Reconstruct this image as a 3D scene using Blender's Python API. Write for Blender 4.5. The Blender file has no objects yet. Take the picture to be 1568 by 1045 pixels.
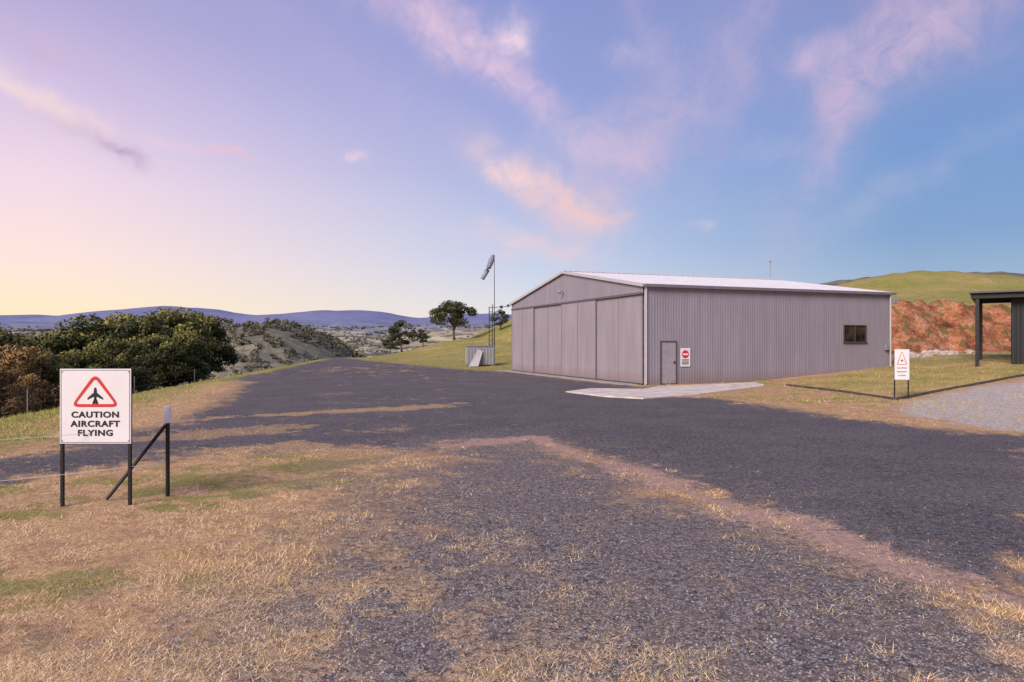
import bpy, math, random
import numpy as np
from mathutils import Vector, Matrix
random.seed(7); rng=np.random.default_rng(7)
scene=bpy.context.scene
F=1045.0; CX=784.0; HY=525.0; CH=2.0
# ---------------------------------------------------------------- helpers
def lin(c):
    out=[]
    for v in c[:3]:
        v=v/255.0
        out.append(v/12.92 if v<=0.04045 else ((v+0.055)/1.055)**2.4)
    return tuple(out)+(1.0,)
def sstep(a,b,x):
    t=np.clip((x-a)/(b-a),0,1); return t*t*(3-2*t)
def softplus(x,k=1.0):
    return np.where(x/k>30,x,k*np.log1p(np.exp(np.clip(x/k,-40,30))))
_perm=rng.random((512,512))
def vnoise(x,y):
    xi=np.floor(x).astype(int); yi=np.floor(y).astype(int)
    xf=x-xi; yf=y-yi
    xf=xf*xf*(3-2*xf); yf=yf*yf*(3-2*yf)
    a=_perm[xi%512,yi%512]; b=_perm[(xi+1)%512,yi%512]
    c=_perm[xi%512,(yi+1)%512]; d=_perm[(xi+1)%512,(yi+1)%512]
    return (a*(1-xf)+b*xf)*(1-yf)+(c*(1-xf)+d*xf)*yf
def fbm(x,y,sc,octv=4,ox=0.0,g=0.5):
    x=np.asarray(x,float)*sc+ox+37.3; y=np.asarray(y,float)*sc+ox*1.7+91.1
    s=0;a=1;t=0
    for i in range(octv):
        s=s+a*vnoise(x,y); t+=a; a*=g; x,y=(x*1.62-y*1.21)+11.7,(x*1.21+y*1.62)+5.3
    return s/t
# ---------------------------------------------------------------- terrain height
BD=(0.96,0.28); BP=(24.0,48.0)
def H(x,y):
    x=np.asarray(x,float); y=np.asarray(y,float)
    z=np.zeros(np.broadcast(x,y).shape)
    z=z+np.minimum(0.08*softplus(x-12,0.8),1.3)*sstep(13,20,y)
    dr=((x+4.2)*31.6+(y-52)*13.7)/34.4
    mm=sstep(0,18,dr)*sstep(50,62,y+np.maximum(0,x-2)*0.2)
    t=(x-BP[0])*BD[0]+(y-BP[1])*BD[1]
    s=-(x-BP[0])*BD[1]+(y-BP[1])*BD[0]
    wob=(fbm(x,y,0.25,3)-0.5)*2.6+(fbm(x,y,1.1,4,17.0,0.6)-0.5)*2.6
    hb=np.interp(t,[-30,-12,-2,400],[0.1,0.35,3.7,3.7])
    sl=np.interp(t,[-40,-14,10,30,53,73,120],[0.012,0.036,0.066,0.078,0.092,0.175,0.19])
    sb=np.clip(s,0,62)
    bank=hb*(0.55*sstep(0.0,1.9,s+wob*0.6)+0.45*sstep(1.6,3.6,s+wob*0.8))+(fbm(x,y,0.8,4,27.0,0.6)-0.5)*1.8*sstep(-0.5,0.6,s)*sstep(4.6,3.0,s)*sstep(-6,0,t)
    hill=sl*np.maximum(0,sb-2.5)+(fbm(x,y,0.06,4,3.0)-0.5)*1.5*sstep(5,30,s)*np.interp(t,[-20,20],[0.3,1])+(fbm(x,y,0.5,3,13.0)-0.5)*0.35*sstep(3,6,s)
    z=z+(bank+hill)*np.where(t<-2,mm,1.0)*sstep(-60,-5,x)
    dl=-(((x+13.6)*72.8+(y-18.2)*11.1)/73.6)
    z=z-np.minimum(0.30*softplus(dl-1.0,1.2),26)
    y0=np.interp(x,[-20,0,40],[92,112,150])
    z=z-48*sstep(0,330,y-y0)-0.02*np.maximum(0,y-y0)*np.where(y-y0<80,1,80/np.maximum(y-y0,1e-3))
    z=z+88*np.exp(-(np.abs(x+185)/104)**3.2-((y-420)/125)**2)+44*np.exp(-((x+330)/100)**2-((y-560)/120)**2)
    z=z+(fbm(x,y,0.012,5,9.0)-0.5)*14*sstep(150,400,np.hypot(x,y))
    r=np.hypot(x,y)
    z=z+(fbm(x,y,0.8,3,5.0)-0.5)*0.05*sstep(70,40,r)
    return z
def Hs(x,y): return float(H(np.array([x]),np.array([y]))[0])
def gp(px,py):
    kx=(px-CX)/F; kz=(HY-py)/F
    ys=np.arange(2.0,200,0.02)
    d=(CH+kz*ys)-H(kx*ys,ys)
    i=np.argmax(d<0)
    Y=ys[i] if d[i]<0 else 199.0
    return (kx*Y,Y)
def gp0(px,py):
    Y=CH*F/(py-HY); return ((px-CX)/F*Y,Y)
# ---------------------------------------------------------------- sdf helpers
def sdpoly(x,y,P):
    P=np.array(P); n=len(P)
    d=np.full(x.shape,1e9); ins=np.zeros(x.shape,bool)
    for i in range(n):
        ax,ay=P[i]; bx,by=P[(i+1)%n]
        ex,ey=bx-ax,by-ay
        t=np.clip(((x-ax)*ex+(y-ay)*ey)/(ex*ex+ey*ey+1e-12),0,1)
        d=np.minimum(d,np.hypot(x-ax-t*ex,y-ay-t*ey))
        c=((ay>y)!=(by>y))&(x<(bx-ax)*(y-ay)/((by-ay) if by!=ay else 1e-9)+ax)
        ins^=c
    return np.where(ins,d,-d)
def sdline(x,y,P):
    d=np.full(x.shape,1e9)
    for (ax,ay),(bx,by) in zip(P[:-1],P[1:]):
        ex,ey=bx-ax,by-ay
        t=np.clip(((x-ax)*ex+(y-ay)*ey)/(ex*ex+ey*ey+1e-12),0,1)
        d=np.minimum(d,np.hypot(x-ax-t*ex,y-ay-t*ey))
    return d
ASPH=[gp0(*p) for p in [(1640,668),(1500,662),(1400,652),(1250,632),(1120,612),(1000,606),(990,594),(785,570),(700,566),(600,556),(545,550.5),(522,548)]]
ASPH+=[(-33,110),(-38,110)]
ASPH+=[gp0(*p) for p in [(505,549),(440,562),(365,577),(345,600),(300,625),(230,655),(90,690),(-60,710),(-60,742),(0,734),(120,718),(260,702),(340,694),(420,690),(640,688),(720,672),(800,672),(870,690),(960,712),(1060,752),(1180,795),(1280,832),(1420,880),(1640,950)]]
WORN=[gp0(*p) for p in [(640,688),(720,672),(800,672),(870,690),(960,712),(1060,752),(1180,795),(1280,832),(1420,880),(1700,950),(1900,1300),(1400,2200),(0,2200),(120,1150),(230,1030),(330,930),(430,870),(520,800),(600,740)]]
DIRT=[gp0(*p) for p in [(690,684),(820,672),(900,700),(980,722),(1060,758),(1160,790),(1270,826),(1350,858),(1560,925),(1800,1010)]]
STRIPS=[([gp0(*p) for p in [(270,645),(400,636),(520,631),(620,625),(720,618)]],0.55,1.0),
        ([gp0(*p) for p in [(180,650),(290,615),(350,585)]],1.3,0.95),
        ([gp0(*p) for p in [(230,672),(330,662),(450,656)]],0.6,0.85),
        ([gp0(*p) for p in [(300,690),(430,684),(560,690)]],0.45,0.95),
        ([gp0(*p) for p in [(560,600),(680,606),(800,598)]],0.25,0.4),
        ([gp0(*p) for p in [(640,585),(720,588)]],0.8,0.5),
        ([gp0(*p) for p in [(1130,612),(1260,630),(1420,652),(1640,668)]],0.55,0.85)]
PALE=[gp(*p) for p in [(1385,622),(1430,603),(1500,592),(1600,578),(1700,600),(1700,690),(1568,662),(1440,648),(1375,634)]]
LAWN=[gp(*p) for p in [(1205,591),(1300,602),(1372,613),(1568,576),(1620,560)]]
LAWN+=[(30,34),(30,41),(21,38.2)]
LAWN+=[gp(1240,582)]
def masks(x,y):
    n1=fbm(x,y,0.45,5,1.0,0.6)-0.5
    n2=fbm(x,y,1.7,5,2.0,0.65)-0.5
    n3=fbm(x,y,5.0,4,4.0,0.65)-0.5
    r=np.hypot(x,y)
    m={}
    sa=sdpoly(x,y,ASPH)
    a=sstep(-0.5,0.5,sa+n1*1.8+n2*2.0+n3*1.6)
    m['asph']=a
    sw=sdpoly(x,y,WORN)
    w=sstep(-1.5,1.5,sw+n1*2.8+n2*2.8+n3*2.6)
    m['worn']=w
    dd=sdline(x,y,DIRT)
    dw=0.14+0.22*fbm(x,y,0.6,2,8.0)
    m['dirt']=sstep(-0.2,0.26,dw-dd+n2*1.3+n3*0.8+n1*0.6)*sstep(3.2,4.5,y)
    st=np.zeros(x.shape)
    for P,wd,k in STRIPS:
        st=np.maximum(st,k*sstep(-0.4,0.4,wd-sdline(x,y,P)+n1*1.6+n2*2.2+n3*1.0))
    patch=sstep(-0.04,0.22,n2+0.8*n3+0.30*n1+0.03)*w*sstep(4.2,0.4,np.abs(x+0.3*(y-4)+1.3))
    spars=sstep(0.11,0.30,n2*0.8+n3*0.8)*w*0.5
    sp2=sstep(0.08,0.32,n2+0.5*n1+0.5*n3)*a*(1-w)*0.85*sstep(12,4,np.abs(x+8))*sstep(9,12,y+0*x)
    m['straw']=np.clip(np.maximum.reduce([st,patch*0.85,spars,sp2]),0,1)
    m['pale']=sstep(-0.5,0.5,sdpoly(x,y,PALE)+n1*1.5+n2*1.5+n3)
    m['lawn']=sstep(-0.15,0.15,sdpoly(x,y,LAWN)+n3*0.1)
    dl=-(((x+13.6)*72.8+(y-18.2)*11.1)/73.6)
    g=sstep(-4.5,0.5,dl+n1*5)*sstep(12,17,y)*0.9
    dr=((x+4.2)*31.6+(y-52)*13.7)/34.4
    g=np.maximum(g,sstep(0.5,3,dr+n1*3)*sstep(48,55,y)*(0.8+n1))
    g=np.maximum(g,sstep(0.01,0.18,n1*0.8+n2*0.7+n3*0.5-0.01)*0.85*(1-0.9*w)*(1-m['dirt'])*(1-0.8*a))
    g=np.maximum(g,m['lawn']*(0.8+n1*0.8))
    m['green']=np.clip(g,0,1)
    t=(x-BP[0])*BD[0]+(y-BP[1])*BD[1]
    s=-(x-BP[0])*BD[1]+(y-BP[1])*BD[0]
    m['bank']=sstep(-1.6,-0.4,s+n1*2+n2*1.5)*sstep(4.3,3.4,s+n1*2.5+n2*1.5)*sstep(-6,0,t)
    m['yard']=sstep(-7.5,-5,s+n1*3)*sstep(1.0,0,s)*sstep(-8,-1,t)*0.6*sstep(-0.1,0.1,n1+n2*0.6+0.02)
    return m
MK=['asph','worn','dirt','straw','pale','lawn','green','bank','yard']
# ---------------------------------------------------------------- node helpers
class NT:
    def __init__(s,nt): s.nt=nt
    def n(s,t,**k):
        nd=s.nt.nodes.new(t)
        for a,b in k.items(): setattr(nd,a,b)
        return nd
    def put(s,sock,v):
        if v is None: return
        if isinstance(v,bpy.types.NodeSocket): s.nt.links.new(v,sock)
        else:
            if isinstance(v,tuple) and len(v)==3 and sock.type=='RGBA': v=v+(1,)
            sock.default_value=v
    def math(s,op,a,b=None,c=None,clamp=False):
        nd=s.n('ShaderNodeMath',operation=op); nd.use_clamp=clamp
        s.put(nd.inputs[0],a)
        if b is not None: s.put(nd.inputs[1],b)
        if c is not None: s.put(nd.inputs[2],c)
        return nd.outputs[0]
    def mix(s,f,a,b,mode='MIX'):
        nd=s.n('ShaderNodeMix',data_type='RGBA',blend_type=mode)
        s.put(nd.inputs[0],f); s.put(nd.inputs[6],a); s.put(nd.inputs[7],b)
        return nd.outputs[2]
    def noise(s,vec,scale,detail=4,rough=0.55,dist=0.0):
        nd=s.n('ShaderNodeTexNoise'); s.put(nd.inputs['Vector'],vec)
        nd.inputs['Scale'].default_value=scale; nd.inputs['Detail'].default_value=detail
        nd.inputs['Roughness'].default_value=rough; nd.inputs['Distortion'].default_value=dist
        return nd.outputs['Fac']
    def ramp(s,f,stops,interp='LINEAR'):
        nd=s.n('ShaderNodeValToRGB'); s.put(nd.inputs[0],f)
        cr=nd.color_ramp; cr.interpolation=interp
        while len(cr.elements)<len(stops): cr.elements.new(0.5)
        for e,(p,c) in zip(cr.elements,stops):
            e.position=p; e.color=c if len(c)==4 else tuple(c)+(1,)
        return nd.outputs[0]
    def rng(s,f,a,b,c=0.0,d=1.0):
        nd=s.n('ShaderNodeMapRange'); s.put(nd.inputs[0],f)
        nd.inputs[1].default_value=a; nd.inputs[2].default_value=b; nd.inputs[3].default_value=c; nd.inputs[4].default_value=d
        return nd.outputs[0]
def newmat(name):
    m=bpy.data.materials.new(name); m.use_nodes=True
    nt=m.node_tree; b=nt.nodes['Principled BSDF']; return m,NT(nt),b
def simple(name,col,rough=0.6,metal=0.0,var=0.12,scale=3.0,spec=0.4):
    m,t,b=newmat(name)
    tc=t.n('ShaderNodeTexCoord').outputs['Object']
    f=t.noise(tc,scale,3,0.6)
    c1=tuple(max(0,v*(1-var)) for v in col[:3])+(1,); c2=tuple(min(1,v*(1+var)) for v in col[:3])+(1,)
    t.put(b.inputs['Base Color'],t.ramp(f,[(0.3,c1),(0.7,c2)]))
    b.inputs['Roughness'].default_value=rough; b.inputs['Metallic'].default_value=metal
    b.inputs['Specular IOR Level'].default_value=spec
    return m
# ---------------------------------------------------------------- mesh helpers
def mesh_np(name,V,Fc,mats=(),smooth=False):
    me=bpy.data.meshes.new(name)
    V=np.asarray(V,np.float32); Fc=np.asarray(Fc,np.int32)
    k=Fc.shape[1]
    me.vertices.add(len(V)); me.vertices.foreach_set('co',V.ravel())
    me.loops.add(Fc.size); me.loops.foreach_set('vertex_index',Fc.ravel())
    me.polygons.add(len(Fc)); me.polygons.foreach_set('loop_start',np.arange(0,Fc.size,k,dtype=np.int32))
    me.polygons.foreach_set('loop_total',np.full(len(Fc),k,np.int32))
    me.update(calc_edges=True)
    if smooth: me.polygons.foreach_set('use_smooth',np.ones(len(me.polygons),bool))
    for m in mats: me.materials.append(m)
    return me
def addobj(name,me,parent=None,loc=None,rot=None):
    o=bpy.data.objects.new(name,me); scene.collection.objects.link(o)
    if parent: o.parent=parent
    if loc is not None: o.location=loc
    if rot is not None: o.rotation_euler=rot
    return o
def empty(name,loc=(0,0,0),rz=0):
    o=bpy.data.objects.new(name,None); scene.collection.objects.link(o)
    o.location=loc; o.rotation_euler=(0,0,rz); o.empty_display_size=0.3
    return o
class MB:
    def __init__(s): s.v=[]; s.f=[]; s.m=[]
    def add(s,vs,fs,mi=0):
        o=len(s.v); s.v+= [tuple(v) for v in vs]
        for f in fs: s.f.append([o+i for i in f]); s.m.append(mi)
    def box(s,a,b,mi=0):
        x0,y0,z0=a; x1,y1,z1=b
        s.add([(x0,y0,z0),(x1,y0,z0),(x1,y1,z0),(x0,y1,z0),(x0,y0,z1),(x1,y0,z1),(x1,y1,z1),(x0,y1,z1)],
              [(0,3,2,1),(4,5,6,7),(0,1,5,4),(1,2,6,5),(2,3,7,6),(3,0,4,7)],mi)
    def tube(s,pts,rad,n=8,mi=0,cap=True):
        pts=[Vector(p) for p in pts]; rings=[]
        if not isinstance(rad,(list,tuple)): rad=[rad]*len(pts)
        for i,p in enumerate(pts):
            d=(pts[min(i+1,len(pts)-1)]-pts[max(i-1,0)]).normalized()
            a=Vector((0,0,1)) if abs(d.z)<0.9 else Vector((1,0,0))
            u=d.cross(a).normalized(); w=d.cross(u).normalized()
            rings.append([p+(u*math.cos(2*math.pi*k/n)+w*math.sin(2*math.pi*k/n))*rad[i] for k in range(n)])
        vs=[v for r in rings for v in r]; fs=[]
        for i in range(len(pts)-1):
            for k in range(n):
                fs.append((i*n+k,i*n+(k+1)%n,(i+1)*n+(k+1)%n,(i+1)*n+k))
        if cap:
            fs.append(tuple(range(n-1,-1,-1))); fs.append(tuple((len(pts)-1)*n+k for k in range(n)))
        s.add(vs,fs,mi)
    def obj(s,name,mats,parent=None,bevel=0,smooth=False,loc=None,rot=None):
        me=bpy.data.meshes.new(name); me.from_pydata(s.v,[],s.f)
        for m in mats: me.materials.append(m)
        me.polygons.foreach_set('material_index',s.m)
        if smooth: me.polygons.foreach_set('use_smooth',[True]*len(s.f))
        me.update()
        o=addobj(name,me,parent,loc,rot)
        if bevel:
            b=o.modifiers.new('bevel','BEVEL'); b.width=bevel; b.segments=2; b.limit_method='ANGLE'
        return o
# ---------------------------------------------------------------- ground materials
def straw_ramp(t,f): return t.ramp(f,[(0.34,(0.16,0.085,0.04)),(0.43,(0.42,0.245,0.115)),(0.54,(0.64,0.41,0.205)),(0.70,(0.84,0.62,0.38))])
def green_ramp(t,f): return t.ramp(f,[(0.3,(0.09,0.10,0.02)),(0.5,(0.24,0.245,0.055)),(0.72,(0.50,0.43,0.15))])
def ground_near():
    m,t,b=newmat('ground_near')
    P=t.n('ShaderNodeTexCoord').outputs['Object']
    A={k:t.n('ShaderNodeAttribute',attribute_name=k).outputs['Fac'] for k in ('asph','worn','dirt','straw','pale','lawn','green')}
    nL=t.noise(P,0.5,4,0.65); nM=t.noise(P,2.6,4,0.7); nF=t.noise(P,14,4,0.8); nG=t.noise(P,70,2,0.8)
    vor=t.n('ShaderNodeTexVoronoi'); t.put(vor.inputs['Vector'],P); vor.inputs['Scale'].default_value=50
    vcol=vor.outputs['Color']; vd=vor.outputs['Distance']
    sep=t.n('ShaderNodeSeparateColor'); t.put(sep.inputs[0],vcol)
    mixn=t.math('ADD',t.math('MULTIPLY',nF,0.55),t.math('MULTIPLY',nG,0.45))
    straw=straw_ramp(t,mixn)
    soil=t.ramp(nF,[(0.3,(0.30,0.15,0.085)),(0.7,(0.58,0.36,0.22))])
    field=t.mix(t.rng(nM,0.38,0.54),soil,straw)
    green=green_ramp(t,mixn)
    col=t.mix(t.math('MULTIPLY',A['green'],0.85),field,green)
    asp=t.ramp(nM,[(0.35,(0.098,0.086,0.092)),(0.65,(0.155,0.136,0.142))])
    asp=t.mix(t.rng(nL,0.42,0.60,0,0.6),asp,(0.22,0.185,0.178))
    asp=t.mix(t.rng(mixn,0.43,0.57,0.0,1.0),t.mix(0.7,asp,(0.025,0.021,0.024)),t.mix(0.4,asp,(0.27,0.24,0.24)))
    st1=t.math('MULTIPLY',t.math('GREATER_THAN',sep.outputs[0],0.84),t.math('LESS_THAN',vd,0.42))
    asp=t.mix(t.math('MULTIPLY',st1,0.6),asp,(0.44,0.39,0.38))
    col=t.mix(A['asph'],col,asp)
    wr=t.ramp(mixn,[(0.39,(0.040,0.033,0.034)),(0.47,(0.12,0.102,0.10)),(0.55,(0.23,0.20,0.19)),(0.63,(0.42,0.37,0.345))])
    wr=t.mix(t.rng(nM,0.45,0.68,0,0.5),wr,(0.25,0.175,0.14))
    st2=t.math('MULTIPLY',t.math('GREATER_THAN',sep.outputs[1],0.76),t.math('LESS_THAN',vd,0.45))
    wr=t.mix(t.math('MULTIPLY',st2,0.7),wr,(0.52,0.46,0.43))
    col=t.mix(A['worn'],col,wr)
    dirt=t.ramp(mixn,[(0.38,(0.29,0.17,0.13)),(0.62,(0.60,0.41,0.32))])
    dm=t.math('ADD',t.math('MULTIPLY',A['dirt'],1.3),t.math('MULTIPLY',t.math('SUBTRACT',nF,0.6),1.8),clamp=True)
    col=t.mix(t.math('MULTIPLY',dm,t.rng(A['dirt'],0,0.2)),col,dirt)
    sm=t.math('MULTIPLY_ADD',mixn,4.0,t.math('SUBTRACT',t.math('MULTIPLY',A['straw'],1.5),2.7),clamp=True)
    col=t.mix(t.math('MULTIPLY',sm,0.85),col,straw)
    pale=t.ramp(mixn,[(0.40,(0.26,0.225,0.20)),(0.50,(0.52,0.455,0.41)),(0.62,(0.78,0.71,0.64))])
    pale=t.mix(t.rng(nM,0.50,0.65,0,0.5),pale,straw)
    col=t.mix(A['pale'],col,pale)
    col=t.mix(A['lawn'],col,t.mix(t.rng(nL,0.4,0.62,0.2,1.0),green,straw))
    t.put(b.inputs['Base Color'],col)
    b.inputs['Roughness'].default_value=0.92; b.inputs['Specular IOR Level'].default_value=0.12
    bp=t.n('ShaderNodeBump'); bp.inputs['Strength'].default_value=0.85; bp.inputs['Distance'].default_value=0.045
    t.put(bp.inputs['Height'],mixn); t.nt.links.new(bp.outputs[0],b.inputs['Normal'])
    return m
def ground_hill():
    m,t,b=newmat('ground_hill')
    P=t.n('ShaderNodeTexCoord').outputs['Object']
    A={k:t.n('ShaderNodeAttribute',attribute_name=k).outputs['Fac'] for k in ('asph','straw','green','bank','yard')}
    nL=t.noise(P,0.13,5,0.65); nM=t.noise(P,0.9,5,0.7); nF=t.noise(P,7,3,0.75)
    straw=straw_ramp(t,nF); green=green_ramp(t,t.math('ADD',t.math('MULTIPLY',nF,0.5),t.math('MULTIPLY',nM,0.5)))
    gs=t.mix(t.rng(nL,0.42,0.66,0.0,0.7),green,straw)
    col=t.mix(A['green'],t.mix(t.rng(nL,0.38,0.52,0.3,0.9),straw,green),gs)
    col=t.mix(t.rng(nM,0.52,0.62,0,0.35),col,(0.09,0.085,0.03))
    asp=t.ramp(nM,[(0.35,(0.09,0.079,0.085)),(0.65,(0.155,0.136,0.143))])
    col=t.mix(A['asph'],col,asp)
    col=t.mix(t.math('MULTIPLY',A['straw'],0.8),col,straw)
    col=t.mix(A['yard'],col,t.ramp(nM,[(0.3,(0.33,0.17,0.11)),(0.7,(0.52,0.36,0.28))]))
    mp=t.n('ShaderNodeMapping'); t.put(mp.inputs[0],P); mp.inputs['Scale'].default_value=(1,1,2.0)
    bk=t.noise(mp.outputs[0],0.55,8,0.75,0.1)
    bank=t.ramp(bk,[(0.37,(0.10,0.04,0.025)),(0.45,(0.30,0.11,0.055)),(0.53,(0.48,0.20,0.10)),(0.66,(0.62,0.36,0.23))])
    bank=t.mix(t.rng(nF,0.40,0.62,0.45,0),bank,(0.09,0.035,0.02))
    bank=t.mix(t.rng(nM,0.53,0.60,0,0.85),bank,(0.12,0.11,0.04))
    col=t.mix(A['bank'],col,bank)
    t.put(b.inputs['Base Color'],col)
    b.inputs['Roughness'].default_value=0.95; b.inputs['Specular IOR Level'].default_value=0.1
    bp=t.n('ShaderNodeBump'); bp.inputs['Strength'].default_value=0.9; bp.inputs['Distance'].default_value=0.3
    t.put(bp.inputs['Height'],nM); t.nt.links.new(bp.outputs[0],b.inputs['Normal'])
    return m
def ground_far():
    m,t,b=newmat('ground_far')
    P=t.n('ShaderNodeTexCoord').outputs['Object']
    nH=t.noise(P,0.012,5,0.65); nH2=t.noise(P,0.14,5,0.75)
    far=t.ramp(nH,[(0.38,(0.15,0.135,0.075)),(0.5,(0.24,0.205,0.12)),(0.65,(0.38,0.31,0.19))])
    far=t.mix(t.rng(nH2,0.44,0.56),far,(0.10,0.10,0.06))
    far=t.mix(0.14,far,(0.34,0.33,0.40))  # bluish distance haze mixed into the ground colour
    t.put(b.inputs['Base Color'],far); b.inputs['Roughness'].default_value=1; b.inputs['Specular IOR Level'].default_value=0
    return m
rr=np.concatenate([[0.02,0.6,1.2,1.8,2.3],np.geomspace(2.8,125,420),np.geomspace(126.5,9000,130)])
aa=np.concatenate([np.linspace(-45,45,470),np.linspace(46,314,110)])
aa=np.radians(aa)
RR,AA=np.meshgrid(rr,aa,indexing='ij')
X=RR*np.sin(AA); Y=RR*np.cos(AA)
Z=H(X,Y)
nr,na=RR.shape
V=np.stack([X.ravel(),Y.ravel(),Z.ravel()],1)
i,j=np.meshgrid(np.arange(nr-1),np.arange(na),indexing='ij'); j2=(j+1)%na
Fc=np.stack([i*na+j,i*na+j2,(i+1)*na+j2,(i+1)*na+j],-1).reshape(-1,4)[:, ::-1]
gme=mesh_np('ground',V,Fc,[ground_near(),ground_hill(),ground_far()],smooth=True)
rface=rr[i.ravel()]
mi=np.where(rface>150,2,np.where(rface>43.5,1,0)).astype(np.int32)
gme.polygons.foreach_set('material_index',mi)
mk=masks(V[:,0].astype(float),V[:,1].astype(float))
for k in MK:
    at=gme.attributes.new(k,'FLOAT','POINT'); at.data.foreach_set('value',np.clip(mk[k],0,1).astype(np.float32))
addobj('ground',gme)
# ---------------------------------------------------------------- foliage basics
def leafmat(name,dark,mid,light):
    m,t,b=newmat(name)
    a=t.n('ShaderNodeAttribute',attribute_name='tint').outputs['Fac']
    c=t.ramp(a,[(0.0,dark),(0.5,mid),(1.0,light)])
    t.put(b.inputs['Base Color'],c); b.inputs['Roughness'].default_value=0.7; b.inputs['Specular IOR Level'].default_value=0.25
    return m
def leaves(C,size,tint,name,mat,N=None):
    n=len(C); u=rng.normal(size=(n,3)); u/=np.linalg.norm(u,axis=1)[:,None]
    if N is not None:
        w0=N+rng.normal(size=(n,3))*0.55; w0/=np.linalg.norm(w0,axis=1)[:,None]
        u=np.cross(w0,u); u/=np.linalg.norm(u,axis=1)[:,None]+1e-9
        w=np.cross(w0,u)
    else:
        w=rng.normal(size=(n,3)); w-= (w*u).sum(1)[:,None]*u; w/=np.linalg.norm(w,axis=1)[:,None]
    s=size*(0.6+0.8*rng.random(n))[:,None]
    V=np.stack([C-u*s,C-w*s*0.45,C+u*s,C+w*s*0.45],1).reshape(-1,3)
    Fc=np.arange(4*n).reshape(-1,4)
    me=mesh_np(name,V,Fc,[mat]); at=me.attributes.new('tint','FLOAT','POINT')
    at.data.foreach_set('value',np.repeat(np.clip(tint,0,1),4).astype(np.float32)); return me
# ---------------------------------------------------------------- distant hills
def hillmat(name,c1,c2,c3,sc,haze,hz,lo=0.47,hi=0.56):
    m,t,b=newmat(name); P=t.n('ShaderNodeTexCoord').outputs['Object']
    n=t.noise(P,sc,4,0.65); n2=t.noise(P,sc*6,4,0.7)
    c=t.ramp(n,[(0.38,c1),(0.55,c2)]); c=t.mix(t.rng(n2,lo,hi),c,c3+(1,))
    c=t.mix(haze,c,hz+(1,))  # aerial haze painted into the base colour
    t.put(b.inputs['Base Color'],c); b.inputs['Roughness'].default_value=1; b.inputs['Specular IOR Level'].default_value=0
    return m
def ridge(name,D,depth,prof,base_z,mat,amp,seed,nsc=0.1):
    px=[p[0] for p in prof]; py=[p[1] for p in prof]
    ks=np.linspace((min(px)-CX)/F,(max(px)-CX)/F,420); m=36
    V=[]
    for q in range(m):
        f=q/(m-1)
        Yd=D-depth+depth*1.5*f
        hcur=math.sin(min(f/0.667,1)*math.pi/2)**1.2 if f<0.667 else math.cos((f-0.667)/0.333*math.pi/2)**0.6
        pyv=np.interp(ks*F+CX,px,py)
        pyv=np.convolve(np.pad(pyv,3,mode='edge'),np.ones(7)/7,'valid')
        top=CH+(HY-pyv)/F*D
        xx=ks*D
        nn=(fbm(xx,np.full_like(xx,Yd),1/(D*nsc),5,seed)-0.5)
        z=base_z+(top-base_z)*hcur+nn*amp*(0.3+0.7*min(1,f*2))
        V.append(np.stack([xx,np.full_like(xx,Yd),z],1))
    V=np.concatenate(V); n=len(ks)
    a,b_=np.meshgrid(np.arange(m-1),np.arange(n-1),indexing='ij')
    Fc=np.stack([a*n+b_,a*n+b_+1,(a+1)*n+b_+1,(a+1)*n+b_],-1).reshape(-1,4)
    me=mesh_np(name,V,Fc,[mat],smooth=True); addobj(name,me)
    return V.reshape(m,n,3)
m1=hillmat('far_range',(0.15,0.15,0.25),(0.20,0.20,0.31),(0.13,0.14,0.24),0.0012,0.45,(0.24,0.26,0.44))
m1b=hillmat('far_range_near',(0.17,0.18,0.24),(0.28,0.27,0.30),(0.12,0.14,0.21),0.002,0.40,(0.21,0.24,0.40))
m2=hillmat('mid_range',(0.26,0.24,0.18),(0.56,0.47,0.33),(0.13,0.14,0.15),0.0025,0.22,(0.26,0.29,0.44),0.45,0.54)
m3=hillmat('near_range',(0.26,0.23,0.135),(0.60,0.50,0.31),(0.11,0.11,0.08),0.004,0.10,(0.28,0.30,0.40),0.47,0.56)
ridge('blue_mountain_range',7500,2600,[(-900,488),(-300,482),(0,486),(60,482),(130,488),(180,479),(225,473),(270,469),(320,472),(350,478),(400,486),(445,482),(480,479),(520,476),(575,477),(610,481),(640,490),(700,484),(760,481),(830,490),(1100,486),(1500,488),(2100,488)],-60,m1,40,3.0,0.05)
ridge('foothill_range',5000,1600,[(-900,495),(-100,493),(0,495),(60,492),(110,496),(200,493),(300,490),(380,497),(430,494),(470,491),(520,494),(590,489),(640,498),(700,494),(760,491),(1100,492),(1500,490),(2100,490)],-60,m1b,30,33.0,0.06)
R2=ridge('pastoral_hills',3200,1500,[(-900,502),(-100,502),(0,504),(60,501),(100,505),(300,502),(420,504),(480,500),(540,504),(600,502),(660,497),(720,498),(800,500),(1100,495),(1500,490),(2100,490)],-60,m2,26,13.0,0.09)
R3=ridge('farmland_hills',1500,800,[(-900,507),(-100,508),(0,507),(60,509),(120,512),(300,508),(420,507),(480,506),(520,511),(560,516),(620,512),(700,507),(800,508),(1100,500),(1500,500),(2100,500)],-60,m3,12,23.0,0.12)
leafD=leafmat('scrub_foliage',(0.06,0.06,0.038,1),(0.13,0.12,0.075,1),(0.26,0.235,0.15,1))
leafE=leafmat('hazy_foliage',(0.06,0.075,0.07,1),(0.11,0.12,0.11,1),(0.18,0.18,0.16,1))
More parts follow.
